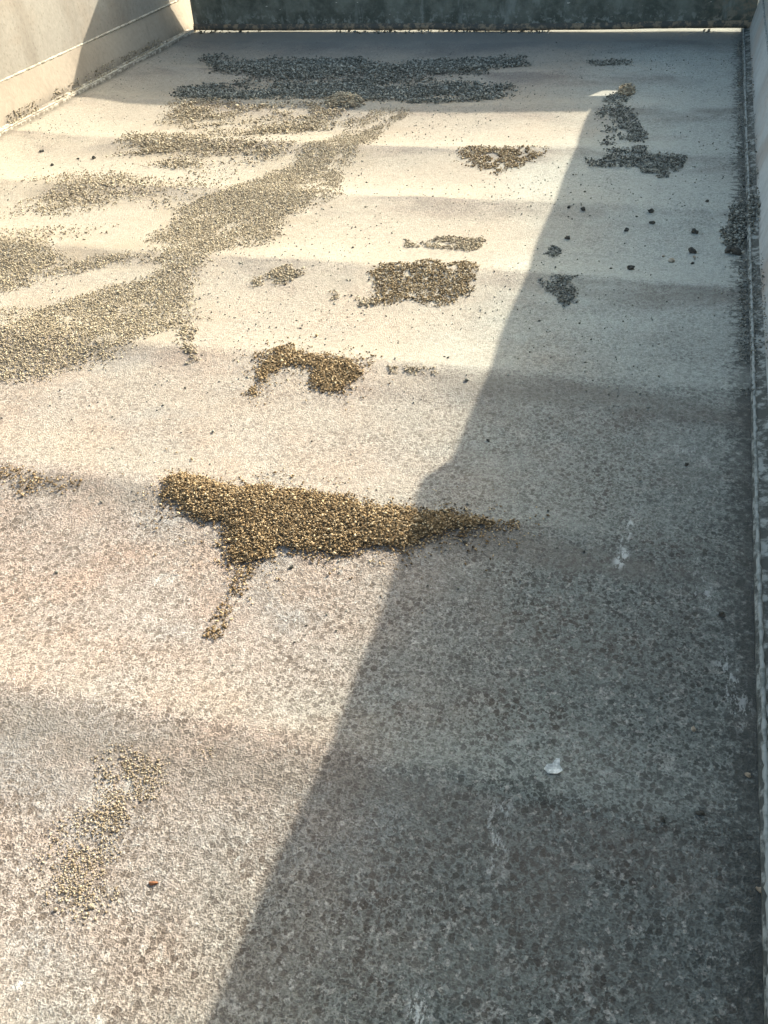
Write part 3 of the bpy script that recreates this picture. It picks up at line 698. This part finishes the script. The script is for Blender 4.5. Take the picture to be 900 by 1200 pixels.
# ------------------------------------------------------------------ clods, pebbles, flakes: each a thing
def lump_mesh(seed, sx, sy, sz, sub=2, rough=0.35):
    bm = bmesh.new(); bmesh.ops.create_icosphere(bm, subdivisions=sub, radius=1.0)
    r = np.random.default_rng(seed)
    ph = r.uniform(0, 6, 9)
    for v in bm.verts:
        c = v.co.copy()
        k = 1 + rough * (math.sin(2.3 * c.x + ph[0]) * math.sin(2.7 * c.y + ph[1]) + 0.6 * math.sin(4.1 * c.z + ph[2] + 3 * c.x) * math.cos(3.7 * c.y + ph[3])) + r.normal(0, rough * 0.16)
        v.co = Vector((c.x * sx * k, c.y * sy * k, max(c.z * k, -0.55) * sz))
    return bm
def lump(name, label, cat, group, x, y, size, mat, seed, flat=0.75, rough=0.35):
    sx = size * (0.9 + 0.3 * random.random()); sy = size * (0.7 + 0.3 * random.random()); sz = size * flat
    size *= 0.88
    sx, sy, sz = sx * 0.88, sy * 0.88, sz * 0.88
    o = bm_obj(name, lump_mesh(seed, sx, sy, sz, 2, rough), mat, None)
    o.location = (x, y, float(floor_z(x, y)) + sz * 0.5); o.rotation_euler.z = random.random() * 6
    return tag(o, label, cat, group)
GC = "dark earth clods on the shaded floor"
for i, (x, y, s, lab) in enumerate((
    (1.887, -1.867, 0.0058, "dark clod nearest the shadow edge, level with the wall spill"),
    (1.923, -1.875, 0.0079, "flat dark clod second from the shadow edge"),
    (2.034, -1.969, 0.0072, "upright dark clod in mid shade with a speck beside it"),
    (2.082, -1.871, 0.0086, "taller of two dark clods standing one behind the other"),
    (2.089, -1.925, 0.0065, "lower of two dark clods standing one behind the other"),
    (2.209, -1.794, 0.0050, "lone dark clod in shade nearest the tailgate"),
    (1.905, -2.028, 0.0072, "dark clod beside the small sparse grit patch in shade"),
    (2.187, -1.975, 0.0094, "dark spiky clod left of the wall foot spill"),
    (2.186, -2.083, 0.0115, "broad twin-humped dark clod between the spill and the pebble pair"),
    (2.062, -2.197, 0.0086, "low oblong dark clod nearest the camera in the clod group"),
    (2.270, -2.089, 0.0158, "largest black clod lying against the right wall foot"),
    (2.187, -2.150, 0.0050, "tiny dark clod under the twin-humped one"),
    (1.912, -3.169, 0.0035, "small dark clod just below the shaded tip of the large heap"),
    (1.892, -2.902, 0.0035, "small dark clod beside the notch in the shadow edge"),
    (2.203, -2.913, 0.0040, "small dark clod in shade halfway down the right side"),
    (2.203, -3.560, 0.0040, "small black clod near the white flake in the lower shade"),
    (2.239, -3.543, 0.0040, "small black clod right of its twin in the lower shade"),
    (2.119, -3.779, 0.0040, "dark clod at the bottom picture edge in shade"),
    (2.258, -3.240, 0.0050, "soft dark clod in the shade left of the right wall"),
    (0.200, -1.559, 0.0070, "dark crumb on bright floor nearest the left wall"),
    (0.307, -1.672, 0.0060, "dark crumb on bright floor nearest the camera by the left wall"),
    (0.408, -1.598, 0.0080, "largest dark crumb on bright floor by the left wall"),
    (0.357, -1.605, 0.0045, "smallest dark crumb on bright floor by the left wall"),
    (1.683, -3.262, 0.0035, "dark crumb on the sunny floor just below the large heap"))):
    lump("earth_clod", lab, "clod", GC if x > 1.8 else "dark crumbs on the bright floor", x, y, s, M_CLOD, 300 + i, 0.7, 0.45)
for i, (x, y, s, lab) in enumerate((
    (2.144, -2.135, 0.0079, "pale tan pebble on the shaded floor among dark clods"),
    (2.125, -2.105, 0.0043, "small whitish pebble beside the pale tan one"),
    (2.190, -2.112, 0.0043, "whitish pebble under the broad dark clod"),
    (2.229, -3.432, 0.0040, "tan pebble in the lower shade, farther of two"),
    (2.286, -3.483, 0.0040, "tan pebble in the lower shade beside the right edge"),
    (2.2965, -3.615, 0.0040, "pale pebble wedged at the right wall foot"),
    (1.668, -3.787, 0.0030, "dark tan pebble at the foot of the lower golden patch"))):
    lump("pebble", lab, "pebble", "small pebbles on the floor", x, y, s, M_STONE, 400 + i, 0.7, 0.22)
o = bm_obj("husk", lump_mesh(500, 0.0050, 0.0022, 0.0018, 2, 0.2), M_REDBROWN); o.location = (1.717, -3.749, float(floor_z(1.717, -3.749)) + 0.0012); o.rotation_euler.z = 0.4
tag(o, "tiny red-brown husk on the sunny foreground floor", "husk")
# curled white paint flake
fv = [(-0.013, -0.004, 0.001), (-0.006, -0.010, 0.001), (0.006, -0.008, 0.002), (0.012, -0.002, 0.003), (0.007, 0.004, 0.005), (0.006, 0.012, 0.009), (0.001, 0.011, 0.009), (-0.003, 0.004, 0.005), (-0.010, 0.003, 0.003)]
top = [(x, y, z + 0.0012) for x, y, z in fv]
nf = len(fv)
o = link("paint_flake", fv + top + [(0, 0, 0.0018), (0, 0, 0.0032)], [(i, nf * 2, (i + 1) % nf) for i in range(nf)] + [(nf + i, nf + (i + 1) % nf, nf * 2 + 1) for i in range(nf)] + [(i, (i + 1) % nf, nf + (i + 1) % nf, nf + i) for i in range(nf)], M_FLAKE)
o.scale = (0.8, 0.8, 0.8); o.location = (2.087, -3.523, float(floor_z(2.087, -3.523)) + 0.0005)
tag(o, "curled white paint flake on the shaded foreground floor", "paint flake")
